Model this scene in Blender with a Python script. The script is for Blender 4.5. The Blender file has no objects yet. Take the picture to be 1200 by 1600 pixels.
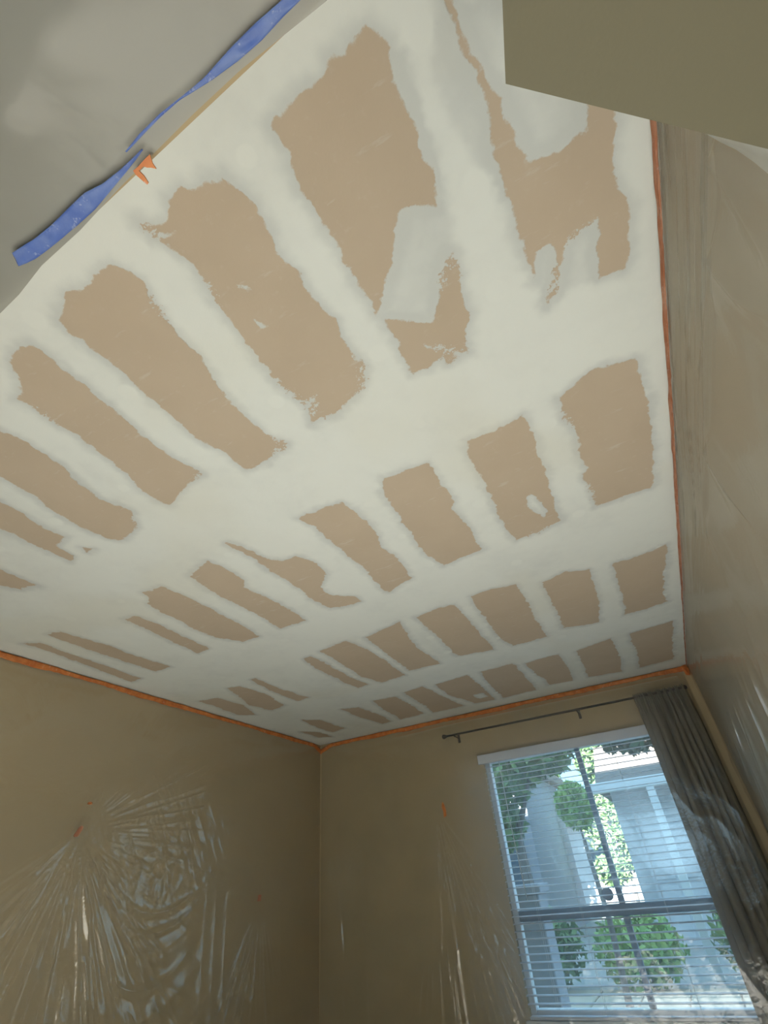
import bpy, math, random
import numpy as np
from mathutils import Matrix, Vector

# ------------------------------------------------------------------ camera, world, sun, lights, exposure
C = bpy.context.scene.collection
CAMZ = 1.42
FPX = 746.454
ROT = np.array([[0.87906912, 0.34438325, 0.32960228],
                [0.47061281, -0.51687942, -0.71509388],
                [-0.07590172, 0.783732, -0.6164439]])
cd = bpy.data.cameras.new('camera')
cam = bpy.data.objects.new('camera', cd); C.objects.link(cam)
cd.sensor_fit = 'VERTICAL'; cd.sensor_height = 36.0; cd.sensor_width = 27.0
cd.lens = FPX / 1600 * 36.0
cd.clip_start = 0.02
cam.matrix_world = Matrix.Translation((0, 0, CAMZ)) @ Matrix([list(r) for r in ROT]).to_4x4()
bpy.context.scene.camera = cam

wd = bpy.data.worlds.new('sky'); bpy.context.scene.world = wd; wd.use_nodes = True
bg = wd.node_tree.nodes['Background']
bg.inputs['Color'].default_value = (0.44, 0.75, 1.0, 1); bg.inputs['Strength'].default_value = 2.7

sl = bpy.data.lights.new('sun', 'SUN'); sl.energy = 50.0; sl.angle = 0.01; sl.color = (1.0, 0.965, 0.91)
so = bpy.data.objects.new('sun', sl); C.objects.link(so)
so.rotation_euler = Vector((0.03, 0.90, -0.45)).to_track_quat('-Z', 'Y').to_euler()
so['label'] = 'sun'
# area fill at an unseen window added behind the camera; low sun enters there
al = bpy.data.lights.new('added_rear_fill', 'AREA'); al.shape = 'RECTANGLE'; al.size = 1.9; al.size_y = .9
al.energy = 3; al.color = (1.0, 0.98, 0.93)
ao = bpy.data.objects.new('added_rear_fill', al); C.objects.link(ao)
ao.location = (-.62, -2.66, 1.74); ao.rotation_euler = Vector((0, 1.0, 0.0)).to_track_quat('-Z', 'Z').to_euler()

vs = bpy.context.scene.view_settings
vs.view_transform = 'Standard'; vs.look = 'None'; vs.gamma = 1.0; vs.use_curve_mapping = False
vs.exposure = 0.15

# ------------------------------------------------------------------ sizes
H = 1.32                       # ceiling above the camera
CEIL = CAMZ + H                # 2.74 m
XL, XR, YW = -3.330, 0.494, 4.899
rng = np.random.default_rng(5); random.seed(5)

def px(pts, axis, val):
    """photo pixels -> points on the plane where world axis (0,1,2) equals val"""
    pts = np.asarray(pts, float)
    d = np.stack([(pts[:, 0]-600)/FPX, -(pts[:, 1]-800)/FPX, -np.ones(len(pts))], 1) @ ROT.T
    v = val - (CAMZ if axis == 2 else 0.0)
    p = d * (v / d[:, axis])[:, None]
    p[:, 2] += CAMZ
    return p

def sm(a, b, x):
    t = np.clip((x-a)/(b-a), 0, 1); return t*t*(3-2*t)

def vnoise(x, y, seed=0):
    """smooth 2-D value noise in 0..1"""
    x = np.asarray(x, float); y = np.asarray(y, float)
    xi = np.floor(x).astype(np.int64); yi = np.floor(y).astype(np.int64)
    fx = x-xi; fy = y-yi; fx = fx*fx*(3-2*fx); fy = fy*fy*(3-2*fy)
    def h(a, b):
        n = (a*374761393 + b*668265263 + seed*974634541) & 0xffffffff
        n = ((n ^ (n >> 13))*1274126177) & 0xffffffff
        n = ((n ^ (n >> 16))*2246822519) & 0xffffffff
        return ((n ^ (n >> 15)) & 0xffff)/65535.0
    return (h(xi, yi)*(1-fx)+h(xi+1, yi)*fx)*(1-fy) + (h(xi, yi+1)*(1-fx)+h(xi+1, yi+1)*fx)*fy

def ridge(n, p=3.0):
    return np.power(1-np.abs(2*n-1), p)

# ------------------------------------------------------------------ object helpers
def tag(o, label=None, cat=None, group=None, kind=None):
    if label: o['label'] = label
    if cat: o['category'] = cat
    if group: o['group'] = group
    if kind: o['kind'] = kind
    return o

def empty(name, loc=(0, 0, 0)):
    o = bpy.data.objects.new(name, None); C.objects.link(o); o.location = loc; o.empty_display_size = .1
    return o

def link(name, me, parent=None, loc=None):
    o = bpy.data.objects.new(name, me); C.objects.link(o)
    if parent is not None:
        o.parent = parent
        o.location = Vector(loc if loc else (0, 0, 0))
        if loc is None:
            pl = parent.location.copy()
            if parent.parent is not None: pl += parent.parent.location
            o.location = -pl          # geometry was written in world coordinates
    elif loc: o.location = loc
    return o

def mesh(name, v, f, mat, parent=None, smooth=False, loc=None):
    me = bpy.data.meshes.new(name); me.from_pydata([tuple(map(float, a)) for a in v], [], [tuple(a) for a in f]); me.update()
    if mat: me.materials.append(mat)
    if smooth: me.polygons.foreach_set('use_smooth', np.ones(len(me.polygons), bool))
    return link(name, me, parent, loc)

class MB:
    def __init__(s): s.v = []; s.f = []
    def add(s, v, f):
        n = len(s.v); s.v += [tuple(map(float, a)) for a in v]; s.f += [tuple(i+n for i in a) for a in f]; return s
    def box(s, x0, x1, y0, y1, z0, z1, b=0.0):
        if b <= 0:
            v = [(x0,y0,z0),(x1,y0,z0),(x1,y1,z0),(x0,y1,z0),(x0,y0,z1),(x1,y0,z1),(x1,y1,z1),(x0,y1,z1)]
            return s.add(v, [(0,3,2,1),(4,5,6,7),(0,1,5,4),(1,2,6,5),(2,3,7,6),(3,0,4,7)])
        v = []; 
        for z, i in ((z0, b), (z0+b, 0), (z1-b, 0), (z1, b)):
            j = b if i == 0 else b
            xa, xb, ya, yb = x0+i, x1-i, y0+i, y1-i
            c = b if i == 0 else b*.5
            v += [(xa+c,ya,z),(xb-c,ya,z),(xb,ya+c,z),(xb,yb-c,z),(xb-c,yb,z),(xa+c,yb,z),(xa,yb-c,z),(xa,ya+c,z)]
        f = [tuple(range(7,-1,-1)), tuple(range(24,32))]
        for r in range(3):
            for k in range(8):
                a = r*8+k; c = r*8+(k+1) % 8
                f.append((a, c, c+8, a+8))
        return s.add(v, f)
    def tube(s, pts, r, n=10, cap=True):
        pts = [Vector(p) for p in pts]; rs = r if hasattr(r, '__len__') else [r]*len(pts)
        v = []; f = []
        for i, p in enumerate(pts):
            t = (pts[min(i+1, len(pts)-1)]-pts[max(i-1, 0)]).normalized()
            a = t.orthogonal().normalized() if abs(t.z) < .9 else Vector((1, 0, 0)).cross(t).normalized()
            if abs(t.z) < .9: a = Vector((0, 0, 1)).cross(t).normalized()
            b = t.cross(a)
            for k in range(n):
                q = 2*math.pi*k/n; v.append(p+a*math.cos(q)*rs[i]+b*math.sin(q)*rs[i])
        for i in range(len(pts)-1):
            for k in range(n):
                f.append((i*n+k, i*n+(k+1) % n, (i+1)*n+(k+1) % n, (i+1)*n+k))
        if cap: f += [tuple(range(n-1, -1, -1)), tuple(range((len(pts)-1)*n, len(pts)*n))]
        return s.add(v, f)
    def ball(s, c, r, nu=12, nv=8, sc=(1, 1, 1)):
        v = [(c[0], c[1], c[2]-r*sc[2])]; f = []
        for i in range(1, nv):
            a = -math.pi/2+math.pi*i/nv
            for k in range(nu):
                q = 2*math.pi*k/nu
                v.append((c[0]+r*sc[0]*math.cos(a)*math.cos(q), c[1]+r*sc[1]*math.cos(a)*math.sin(q), c[2]+r*sc[2]*math.sin(a)))
        v.append((c[0], c[1], c[2]+r*sc[2])); t = len(v)-1
        for k in range(nu):
            f.append((0, 1+(k+1) % nu, 1+k)); f.append((t, t-nu+k, t-nu+(k+1) % nu))
        for i in range(nv-2):
            for k in range(nu):
                a = 1+i*nu; f.append((a+k, a+(k+1) % nu, a+nu+(k+1) % nu, a+nu+k))
        return s.add(v, f)
    def build(s, name, mat, parent=None, smooth=False):
        return mesh(name, s.v, s.f, mat, parent, smooth)

def gridmesh(name, P, mat, parent=None, attrs=None, smooth=True, flip=False):
    """P: (ny,nx,3) array"""
    ny, nx = P.shape[:2]
    idx = np.arange(ny*nx).reshape(ny, nx)
    q = np.stack([idx[:-1, :-1], idx[:-1, 1:], idx[1:, 1:], idx[1:, :-1]], -1).reshape(-1, 4)
    if flip: q = q[:, ::-1]
    return quads(name, P.reshape(-1, 3), q, mat, parent, attrs, smooth)

def quads(name, V, q, mat, parent=None, attrs=None, smooth=True):
    used = np.unique(q); remap = np.zeros(len(V), np.int64); remap[used] = np.arange(len(used))
    q = remap[q]
    me = bpy.data.meshes.new(name)
    me.vertices.add(len(used)); me.vertices.foreach_set('co', np.ascontiguousarray(V[used], np.float32).ravel())
    me.loops.add(q.size); me.loops.foreach_set('vertex_index', np.ascontiguousarray(q, np.int32).ravel())
    me.polygons.add(len(q)); me.polygons.foreach_set('loop_start', np.arange(0, q.size, 4, dtype=np.int32))
    if smooth: me.polygons.foreach_set('use_smooth', np.ones(len(q), bool))
    me.update(calc_edges=True)
    for k, a in (attrs or {}).items():
        at = me.attributes.new(k, 'FLOAT', 'POINT'); at.data.foreach_set('value', np.ascontiguousarray(a[used], np.float32))
    me.materials.append(mat)
    return link(name, me, parent)

# ------------------------------------------------------------------ materials
class NT:
    def __init__(s, name):
        s.m = bpy.data.materials.new(name); s.m.use_nodes = True; s.t = s.m.node_tree
        s.b = s.t.nodes['Principled BSDF']; s.out = s.t.nodes['Material Output']
    def n(s, typ, **kw):
        o = s.t.nodes.new(typ)
        for k, v in kw.items():
            if k in ('operation', 'blend_type', 'data_type', 'attribute_name', 'interpolation_type', 'feature'): setattr(o, k, v)
        return o
    def l(s, a, b): s.t.links.new(a, b)
    def coord(s, scale=(1, 1, 1), out='Object', rot=(0, 0, 0)):
        tc = s.n('ShaderNodeTexCoord'); mp = s.n('ShaderNodeMapping'); mp.inputs['Scale'].default_value = scale
        mp.inputs['Rotation'].default_value = rot
        s.l(tc.outputs[out], mp.inputs['Vector']); return mp.outputs['Vector']
    def pos(s, scale=(1, 1, 1), rot=(0, 0, 0)):
        g = s.n('ShaderNodeNewGeometry'); mp = s.n('ShaderNodeMapping'); mp.inputs['Scale'].default_value = scale
        mp.inputs['Rotation'].default_value = rot
        s.l(g.outputs['Position'], mp.inputs['Vector']); return mp.outputs['Vector']
    def noise(s, vec, scale, detail=3, rough=.55):
        o = s.n('ShaderNodeTexNoise'); o.inputs['Scale'].default_value = scale; o.inputs['Detail'].default_value = detail
        o.inputs['Roughness'].default_value = rough; s.l(vec, o.inputs['Vector']); return o.outputs['Fac']
    def math(s, op, a, b=None, c=None):
        o = s.n('ShaderNodeMath', operation=op)
        for i, x in enumerate((a, b, c)):
            if x is None: continue
            if isinstance(x, (int, float)): o.inputs[i].default_value = x
            else: s.l(x, o.inputs[i])
        return o.outputs[0]
    def maprange(s, v, a, b, c=0., d=1., smooth=True):
        o = s.n('ShaderNodeMapRange', interpolation_type='SMOOTHSTEP' if smooth else 'LINEAR')
        s.l(v, o.inputs['Value'])
        for k, x in zip(('From Min', 'From Max', 'To Min', 'To Max'), (a, b, c, d)): o.inputs[k].default_value = x
        return o.outputs['Result']
    def mix(s, f, a, b):
        o = s.n('ShaderNodeMix', data_type='RGBA')
        for i, x in zip((0, 6, 7), (f, a, b)):
            if isinstance(x, (int, float)): o.inputs[i].default_value = x
            elif isinstance(x, tuple): o.inputs[i].default_value = (*x, 1)
            else: s.l(x, o.inputs[i])
        return o.outputs[2]
    def bump(s, h, strength, dist, target=None):
        o = s.n('ShaderNodeBump'); o.inputs['Strength'].default_value = strength; o.inputs['Distance'].default_value = dist
        s.l(h, o.inputs['Height']); s.l(o.outputs['Normal'], (target or s.b).inputs['Normal'])

def simple(name, col, rough=.6, var=.06, scale=8, metal=0., bumps=0., spec=.5, bscale=60):
    t = NT(name); b = t.b
    v = t.pos(); n = t.noise(v, scale)
    lo = tuple(max(0, c*(1-var)) for c in col); hi = tuple(min(1, c*(1+var)) for c in col)
    t.l(t.mix(n, lo, hi), b.inputs['Base Color'])
    b.inputs['Roughness'].default_value = rough; b.inputs['Metallic'].default_value = metal
    b.inputs['Specular IOR Level'].default_value = spec
    if bumps: t.bump(t.noise(v, bscale, 2), bumps, .002)
    return t.m

def paint(name, col):
    t = NT(name); v = t.pos()
    n = t.noise(v, 1.3, 3); t.l(t.mix(n, tuple(c*.95 for c in col), tuple(min(1, c*1.04) for c in col)), t.b.inputs['Base Color'])
    t.b.inputs['Roughness'].default_value = .75; t.b.inputs['Specular IOR Level'].default_value = .25
    t.bump(t.noise(v, 140, 2), .25, .0012)
    return t.m

M = {}
M['tan_paint'] = paint('tan_wall_paint', (.450, .350, .205))
M['hazed_tan_paint'] = paint('film_hazed_wall_paint', (.48, .42, .325))  # tan wall paint greyed to carry the haze of the film over it
M['soffit_shade_paint'] = paint('shade_darkened_wall_paint', (.176, .160, .104))  # wall paint darkened so the colour carries the shade on the soffit
M['floor'] = simple('drop_cloth_floor', (.60, .615, .60), .9, .1, 3)
M['white_trim'] = simple('white_vinyl', (.72, .73, .74), .35, .03)
M['blind_white'] = simple('blind_slat_white', (.62, .64, .70), .45, .03)
M['dark_metal'] = simple('dark_bronze_metal', (.035, .028, .024), .42, .2, 30, .6)
M['cord'] = simple('blind_cord', (.6, .6, .6), .8)
M['asphalt'] = simple('exterior_ground', (.30, .31, .30), .9, .2, 2)

def ceiling_mat():
    t = NT('drywall_and_joint_compound'); v = t.pos()
    sd = t.n('ShaderNodeAttribute', attribute_name='bare').outputs['Fac']
    th = t.n('ShaderNodeAttribute', attribute_name='thick').outputs['Fac']
    ra = t.n('ShaderNodeAttribute', attribute_name='ragged').outputs['Fac']
    fine = t.math('SUBTRACT', t.noise(v, 85, 5, .7), .5)
    mid = t.math('SUBTRACT', t.noise(v, 26, 4, .6), .5)
    e = t.math('ADD', sd, t.math('MULTIPLY', fine, t.math('MULTIPLY_ADD', ra, .10, .018)))
    e = t.math('ADD', e, t.math('MULTIPLY', mid, t.math('MULTIPLY_ADD', ra, .05, .008)))
    bare = t.maprange(e, -.0030, .0030)
    # joint compound: thick = chalk white, thin = greyer, with sanded and dried blotches
    n1 = t.noise(v, 3.2, 4); n2 = t.noise(v, 14, 4); n3 = t.noise(v, 1.1, 2)
    tt = t.math('ADD', th, t.math('MULTIPLY', t.math('SUBTRACT', n2, .5), .5))
    tt = t.math('ADD', tt, t.math('MULTIPLY', t.math('SUBTRACT', n1, .5), 1.0))
    tf = t.maprange(tt, .15, 1.15)
    mud = t.mix(tf, (.61, .63, .60), (.765, .785, .735))
    mud = t.mix(t.maprange(n3, .50, .68, 0, .35), mud, (.70, .68, .57))
    # bare paper face with faint smears of compound
    s = t.noise(v, 5, 4); s2 = t.noise(v, 40, 3)
    paper = t.mix(s, (.50, .405, .300), (.57, .47, .355))
    paper = t.mix(t.maprange(s2, .60, .78, 0, .18), paper, (.62, .56, .46))
    smear = t.noise(t.pos((2.0, 9.0, 1), (0, 0, .5)), 4.5, 4, .6)
    paper = t.mix(t.maprange(smear, .62, .76, 0, .5), paper, (.62, .58, .50))
    t.l(t.mix(bare, mud, paper), t.b.inputs['Base Color'])
    t.b.inputs['Roughness'].default_value = .9; t.b.inputs['Specular IOR Level'].default_value = .2
    h = t.math('ADD', t.math('MULTIPLY', n2, .8), t.math('MULTIPLY', fine, .25))
    h = t.math('SUBTRACT', h, t.math('MULTIPLY', bare, .5))
    t.bump(h, .35, .004)
    return t.m
M['ceiling'] = ceiling_mat()

def film(name, gloss, milky, rough, tint=(.80, .80, .74), fac=.09, trans=.4):
    """thin clear masking film: mostly see-through, a milky share and a glossy skin"""
    t = NT(name); t.t.nodes.remove(t.b)
    v = t.pos()
    tr = t.n('ShaderNodeBsdfTransparent'); tr.inputs['Color'].default_value = (.97, .97, .96, 1)
    df = t.n('ShaderNodeBsdfDiffuse'); df.inputs['Color'].default_value = (*tint, 1)
    tl = t.n('ShaderNodeBsdfTranslucent'); tl.inputs['Color'].default_value = (*tint, 1)
    gl = t.n('ShaderNodeBsdfGlossy'); gl.inputs['Roughness'].default_value = rough; gl.inputs['Color'].default_value = (.95, .92, .86, 1)
    bm = t.n('ShaderNodeBump'); bm.inputs['Strength'].default_value = .35; bm.inputs['Distance'].default_value = .004
    t.l(t.noise(v, 34, 3), bm.inputs['Height'])
    t.l(bm.outputs['Normal'], gl.inputs['Normal'])
    m0 = t.n('ShaderNodeMixShader'); m0.inputs['Fac'].default_value = trans
    t.l(df.outputs[0], m0.inputs[1]); t.l(tl.outputs[0], m0.inputs[2])
    m1 = t.n('ShaderNodeMixShader'); 
    t.l(t.maprange(t.noise(v, 2.0, 3), .3, .7, milky*.75, milky*1.25), m1.inputs['Fac'])
    t.l(tr.outputs[0], m1.inputs[1]); t.l(m0.outputs[0], m1.inputs[2])
    lw = t.n('ShaderNodeLayerWeight'); lw.inputs['Blend'].default_value = .5     # same from both faces of the film
    g = t.math('MULTIPLY_ADD', t.math('POWER', lw.outputs['Facing'], 5.0), gloss, fac)
    m2 = t.n('ShaderNodeMixShader'); t.l(g, m2.inputs['Fac'])
    t.l(m1.outputs[0], m2.inputs[1]); t.l(gl.outputs[0], m2.inputs[2])
    t.l(m2.outputs[0], t.out.inputs['Surface'])
    return t.m
M['film'] = film('clear_masking_film', .7, .09, .15, fac=.078)
M['film_right'] = film('cloudy_masking_film', .5, .14, .18, (.70, .70, .66), .07)
M['film_milky'] = film('milky_plastic_sheet', .2, .92, .3, (.41, .405, .355), .03)
M['film_window'] = film('window_masking_film', .6, .17, .12, (.82, .92, .97), .06, .92)
M['film_flap'] = film('hazy_film_flap', .2, .9, .2, (.78, .79, .74), .05)

def tape(name, a, b):
    t = NT(name); v = t.pos()
    n = t.noise(v, 18, 4); t.l(t.mix(t.maprange(n, .3, .7), a, b), t.b.inputs['Base Color'])
    c = t.mix(t.maprange(n, .3, .7), a, b); sc = t.noise(v, 55, 4, .7)
    t.l(t.mix(t.maprange(sc, .60, .68, 0, .55), c, tuple(.35+.5*x for x in b)), t.b.inputs['Base Color'])
    t.b.inputs['Roughness'].default_value = .5; t.bump(t.noise(v, 220, 2), .3, .001)
    return t.m
M['orange'] = tape('orange_masking_tape', (.52, .14, .03), (.68, .24, .06))
M['salmon'] = tape('salmon_masking_tape', (.45, .16, .07), (.58, .28, .17))
M['red'] = tape('dull_red_tape', (.42, .16, .08), (.52, .22, .11))
M['backlit_vinyl'] = simple('backlit_dark_vinyl', (.20, .24, .29), .4, .04)  # window vinyl with its dark backlit tone put into the colour
M['blue'] = tape('blue_masking_tape', (.07, .13, .40), (.14, .21, .46))

def curtain_mat():
    t = NT('taupe_curtain_cloth'); v = t.pos()
    n = t.noise(v, 6, 3); w = t.noise(t.pos((1, 1, .05)), 400, 2)
    c = t.mix(n, (.135, .118, .085), (.172, .152, .113)); t.l(c, t.b.inputs['Base Color'])
    t.b.inputs['Roughness'].default_value = .95; t.b.inputs['Specular IOR Level'].default_value = .1
    t.bump(w, .2, .001)
    return t.m
M['curtain'] = curtain_mat()

def glass_mat():
    t = NT('window_glass'); t.t.nodes.remove(t.b)
    tr = t.n('ShaderNodeBsdfTransparent'); tr.inputs['Color'].default_value = (.90, .95, .97, 1)
    gl = t.n('ShaderNodeBsdfGlossy'); gl.inputs['Roughness'].default_value = .03
    fr = t.n('ShaderNodeLayerWeight'); m = t.n('ShaderNodeMixShader')
    t.l(t.math('MULTIPLY_ADD', t.math('POWER', fr.outputs['Facing'], 5.0), .9, .05), m.inputs['Fac']); t.l(tr.outputs[0], m.inputs[1]); t.l(gl.outputs[0], m.inputs[2])
    t.l(m.outputs[0], t.out.inputs['Surface']); return t.m
M['glass'] = glass_mat()

def leafm(name, a, b):
    t = NT(name); n = t.noise(t.pos(), 3.5, 3)
    t.l(t.mix(t.maprange(n, .3, .7), a, b), t.b.inputs['Base Color']); t.b.inputs['Roughness'].default_value = .55
    try: t.b.inputs['Subsurface Weight'].default_value = 0
    except Exception: pass
    return t.m
M['leaf_dark'] = leafm('dark_foliage', (.03, .07, .045), (.09, .16, .09))
M['leaf_lime'] = leafm('lime_foliage', (.17, .33, .07), (.36, .50, .14))
M['leaf_mid'] = leafm('mid_green_foliage', (.10, .20, .08), (.22, .33, .12))
M['bark'] = simple('tree_bark', (.16, .14, .13), .9, .3, 20, bumps=.6)
M['stucco'] = simple('white_stucco', (.55, .56, .58), .9, .05, 3, bumps=.3)
M['stucco_grey'] = simple('grey_stucco', (.28, .28, .31), .9, .05, 3, bumps=.3)
M['roof'] = simple('brown_roof_tile', (.20, .16, .14), .9, .25, 12)
M['garage'] = simple('garage_door_white', (.66, .67, .70), .6, .03)
M['dkglass'] = simple('far_window_glass', (.06, .09, .12), .1, .1)
M['paver'] = simple('beige_paver', (.50, .42, .33), .9, .12, 6)

# ------------------------------------------------------------------ room shell
T = .14
def structure(o, label): return tag(o, label, None, None, 'structure')
fl = MB().box(XL-T, XR+T, -2.6-T, YW+T, -.10, 0).build('floor', M['floor'])
structure(fl, 'beige floor of the room under the masked walls')

# window opening
WX0, WX1, WZ0, WZ1 = -1.478, .225, .585, 2.312
b = MB()
b.box(XL-T, WX0, YW, YW+T, 0, CEIL+.1); b.box(WX1, XR+T, YW, YW+T, 0, CEIL+.1)
b.box(WX0, WX1, YW, YW+T, 0, WZ0); b.box(WX0, WX1, YW, YW+T, WZ1, CEIL+.1)
structure(b.build('wall_front', M['tan_paint']), 'tan painted wall holding the window behind clear film')
b = MB()
b.box(XL-T, XL, -2.6, YW, 0, CEIL+.1)
structure(b.build('wall_left', M['tan_paint']), 'tan painted side wall under film pinned with tape, without a window in view')
structure(MB().box(XR, XR+T, -2.6, YW, 0, CEIL+.1).build('wall_right', M['hazed_tan_paint']), 'tan painted wall beside the curtain under cloudy film')
BX0, BX1, BZ0, BZ1 = -1.75, .30, 1.28, 2.20  # unseen rear window opening, added so sun reaches the floor
b = MB(); yb0, yb1 = -2.6-T, -2.6
b.box(XL-T, BX0, yb0, yb1, 0, CEIL+.1); b.box(BX1, XR+T, yb0, yb1, 0, CEIL+.1); b.box(BX0, BX1, yb0, yb1, 0, BZ0); b.box(BX0, BX1, yb0, yb1, BZ1, CEIL+.1)
structure(b.build('wall_back', M['tan_paint']), 'tan painted wall at the back of the room with an opening added to let in light')
d = empty('added_rear_window', (-.75, -2.6, BZ0)); structure(d, 'white casing of the unseen window opening added to let in light')
for x0, x1, z0, z1 in ((BX0-.06, BX0, BZ0-.06, BZ1+.06), (BX1, BX1+.06, BZ0-.06, BZ1+.06), (BX0, BX1, BZ1, BZ1+.06), (BX0, BX1, BZ0-.06, BZ0)):
    MB().box(x0, x1, yb0-.01, yb1+.010, z0, z1, .004).build('casing', M['white_trim'], d)

# ------------------------------------------------------------------ ceiling: bare drywall between bands of joint compound
PATCH = [
 [(572,45),(598,62),(607,95),(618,140),(635,185),(655,220),(672,262),(682,295),(686,318),(645,318),(625,328),(617,350),(610,400),(600,445),(592,492),(588,483),(560,437),(542,408),(527,375),(500,340),(480,308),(465,285),(455,262),(455,240),(440,215),(432,200),(440,180),(460,160),(490,140),(508,122),(514,98),(535,78)],
 [(600,498),(673,505),(681,480),(692,435),(698,398),(705,391),(712,410),(718,440),(726,468),(733,488),(730,520),(731,550),(714,556),(698,566),(691,560),(647,585)],
 [(350,275),(320,280),(300,297),(279,292),(262,312),(257,345),(235,352),(216,352),(235,372),(255,380),(278,395),(300,415),(325,445),(345,475),(367,505),(387,532),(410,565),(430,590),(455,615),(480,632),(493,622),(485,648),(488,664),(506,652),(527,647),(547,630),(562,605),(569,575),(555,555),(537,530),(525,505),(492,465),(465,420),(435,395),(425,370),(410,340),(395,320),(380,300),(360,280)],
 [(175,414),(157,425),(140,447),(102,457),(96,480),(93,500),(112,518),(130,530),(175,565),(225,610),(260,645),(295,672),(325,692),(360,715),(380,732),(400,728),(418,720),(430,710),(447,695),(432,690),(415,682),(390,660),(360,630),(335,597),(310,555),(285,527),(260,500),(240,480),(228,462),(217,435),(195,420)],
 [(42,535),(22,550),(17,572),(30,590),(32,610),(25,622),(42,630),(75,652),(105,670),(140,695),(175,720),(200,745),(220,767),(250,785),(265,789),(280,770),(290,758),(315,742),(295,730),(260,710),(225,680),(190,650),(160,625),(120,592),(75,557)],
 [(-70,640),(0,675),(25,682),(55,702),(100,730),(130,760),(155,780),(190,792),(206,800),(213,825),(190,845),(165,840),(130,827),(95,805),(50,772),(0,745),(-70,712)],
 [(-70,752),(0,785),(30,800),(70,825),(106,840),(87,852),(110,868),(107,877),(75,862),(30,840),(0,825),(-70,797)],
 [(128,855),(146,857),(138,863)],
 [(-60,866),(0,890),(30,902),(58,915),(30,922),(0,915),(-60,893)],
 # second row
 [(870,620),(900,600),(930,575),(965,566),(995,559),(1002,600),(1010,630),(1015,665),(1022,700),(1020,760),(980,773),(930,790),(920,760),(912,742),(921,735),(905,710),(903,680),(894,660),(880,650)],
 [(815,650),(785,665),(727,690),(732,715),(750,745),(770,780),(785,815),(805,845),(840,832),(875,815),(865,785),(855,750),(842,715),(837,690)],
 [(667,723),(630,735),(600,747),(598,768),(620,805),(640,832),(665,865),(692,885),(752,857),(735,825),(720,810),(710,797),(713,785),(695,760),(680,740)],
 [(535,785),(500,797),(466,811),(490,822),(515,845),(550,872),(575,895),(595,920),(607,925),(625,913),(642,902),(630,885),(610,865),(598,853),(578,822),(565,810),(550,795)],
 [(355,847),(380,855),(415,872),(440,877),(465,870),(490,880),(510,895),(500,917),(520,930),(555,932),(565,940),(540,947),(515,950),(485,935),(450,907),(420,892),(390,870),(365,857)],
 [(325,877),(295,900),(325,920),(370,945),(410,965),(440,982),(477,969),(450,950),(415,932),(380,917),(381,907),(350,887)],
 [(250,916),(222,927),(235,935),(230,942),(260,960),(300,980),(340,997),(380,1002),(405,994),(370,972),(330,952),(290,932)],
 [(191,968),(210,962),(250,977),(280,992),(327,1014),(310,1021),(270,1003),(230,984)],
 [(75,992),(95,987),(150,1002),(200,1020),(265,1042),(245,1049),(200,1035),(140,1015)],
 [(35,1005),(60,1004),(120,1025),(220,1060),(205,1066),(150,1045),(75,1017)],
 # third row
 [(958,880),(1005,867),(1040,850),(1042,880),(1034,893),(1038,908),(1036,925),(1042,940),(1010,952),(977,961),(975,935),(965,905)],
 [(845,910),(880,895),(920,889),(930,915),(935,950),(937,972),(910,977),(882,981),(872,960),(860,935)],
 [(805,912),(770,920),(735,932),(750,955),(765,975),(785,1000),(802,1009),(855,995),(835,965),(820,935)],
 [(710,945),(680,952),(650,965),(670,982),(690,1000),(715,1025),(772,1015),(750,990),(730,967)],
 [(572,997),(600,982),(625,972),(640,995),(655,1015),(690,1037),(640,1048),(615,1030),(598,1016)],
 [(540,1002),(500,1017),(530,1035),(565,1057),(597,1066),(632,1055),(605,1035),(575,1015)],
 [(485,1025),(472,1030),(500,1047),(540,1067),(560,1075),(575,1069),(545,1057),(515,1040)],
 [(390,1062),(400,1060),(435,1075),(482,1090),(465,1095),(425,1080)],
 [(355,1075),(375,1072),(415,1085),(445,1102),(425,1110),(390,1102),(370,1086)],
 [(310,1095),(340,1090),(380,1102),(400,1117),(370,1117),(340,1105)],
 # row along the window wall
 [(985,990),(1050,970),(1052,1030),(1000,1043),(997,1020),(987,1003)],
 [(900,1017),(955,997),(970,1030),(970,1050),(920,1058),(910,1035)],
 [(820,1037),(872,1022),(885,1040),(895,1063),(857,1071),(852,1060),(840,1055)],
 [(750,1050),(800,1037),(820,1055),(838,1078),(787,1090),(765,1070)],
 [(680,1070),(730,1055),(755,1075),(773,1093),(742,1099),(700,1085)],
 [(630,1082),(660,1072),(690,1087),(725,1103),(678,1113),(655,1097)],
 [(583,1095),(618,1088),(645,1103),(662,1115),(627,1124),(602,1110)],
 [(533,1108),(560,1105),(595,1118),(612,1127),(598,1131),(560,1120)],
 [(472,1125),(500,1125),(540,1138),(520,1144),(495,1137)],
 [(468,1143),(500,1144),(520,1151),(498,1152)],
 # strip and large bare field at the soffit
 [(680,-50),(697,0),(720,60),(735,100),(755,145),(765,170),(770,210),(782,255),(790,290),(800,325),(806,350),(816,390),(831,440),(833,395),(855,380),(863,395),(862,440),(856,482),(866,462),(873,425),(873,395),(882,375),(905,357),(931,342),(931,435),(978,417),(985,400),(982,365),(977,318),(967,280),(962,240),(956,200),(962,150),(925,140),(922,165),(920,200),(900,215),(870,235),(835,245),(818,250),(796,195),(775,148),(751,108),(732,64),(718,30),(710,0),(698,-50)],
]
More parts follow.
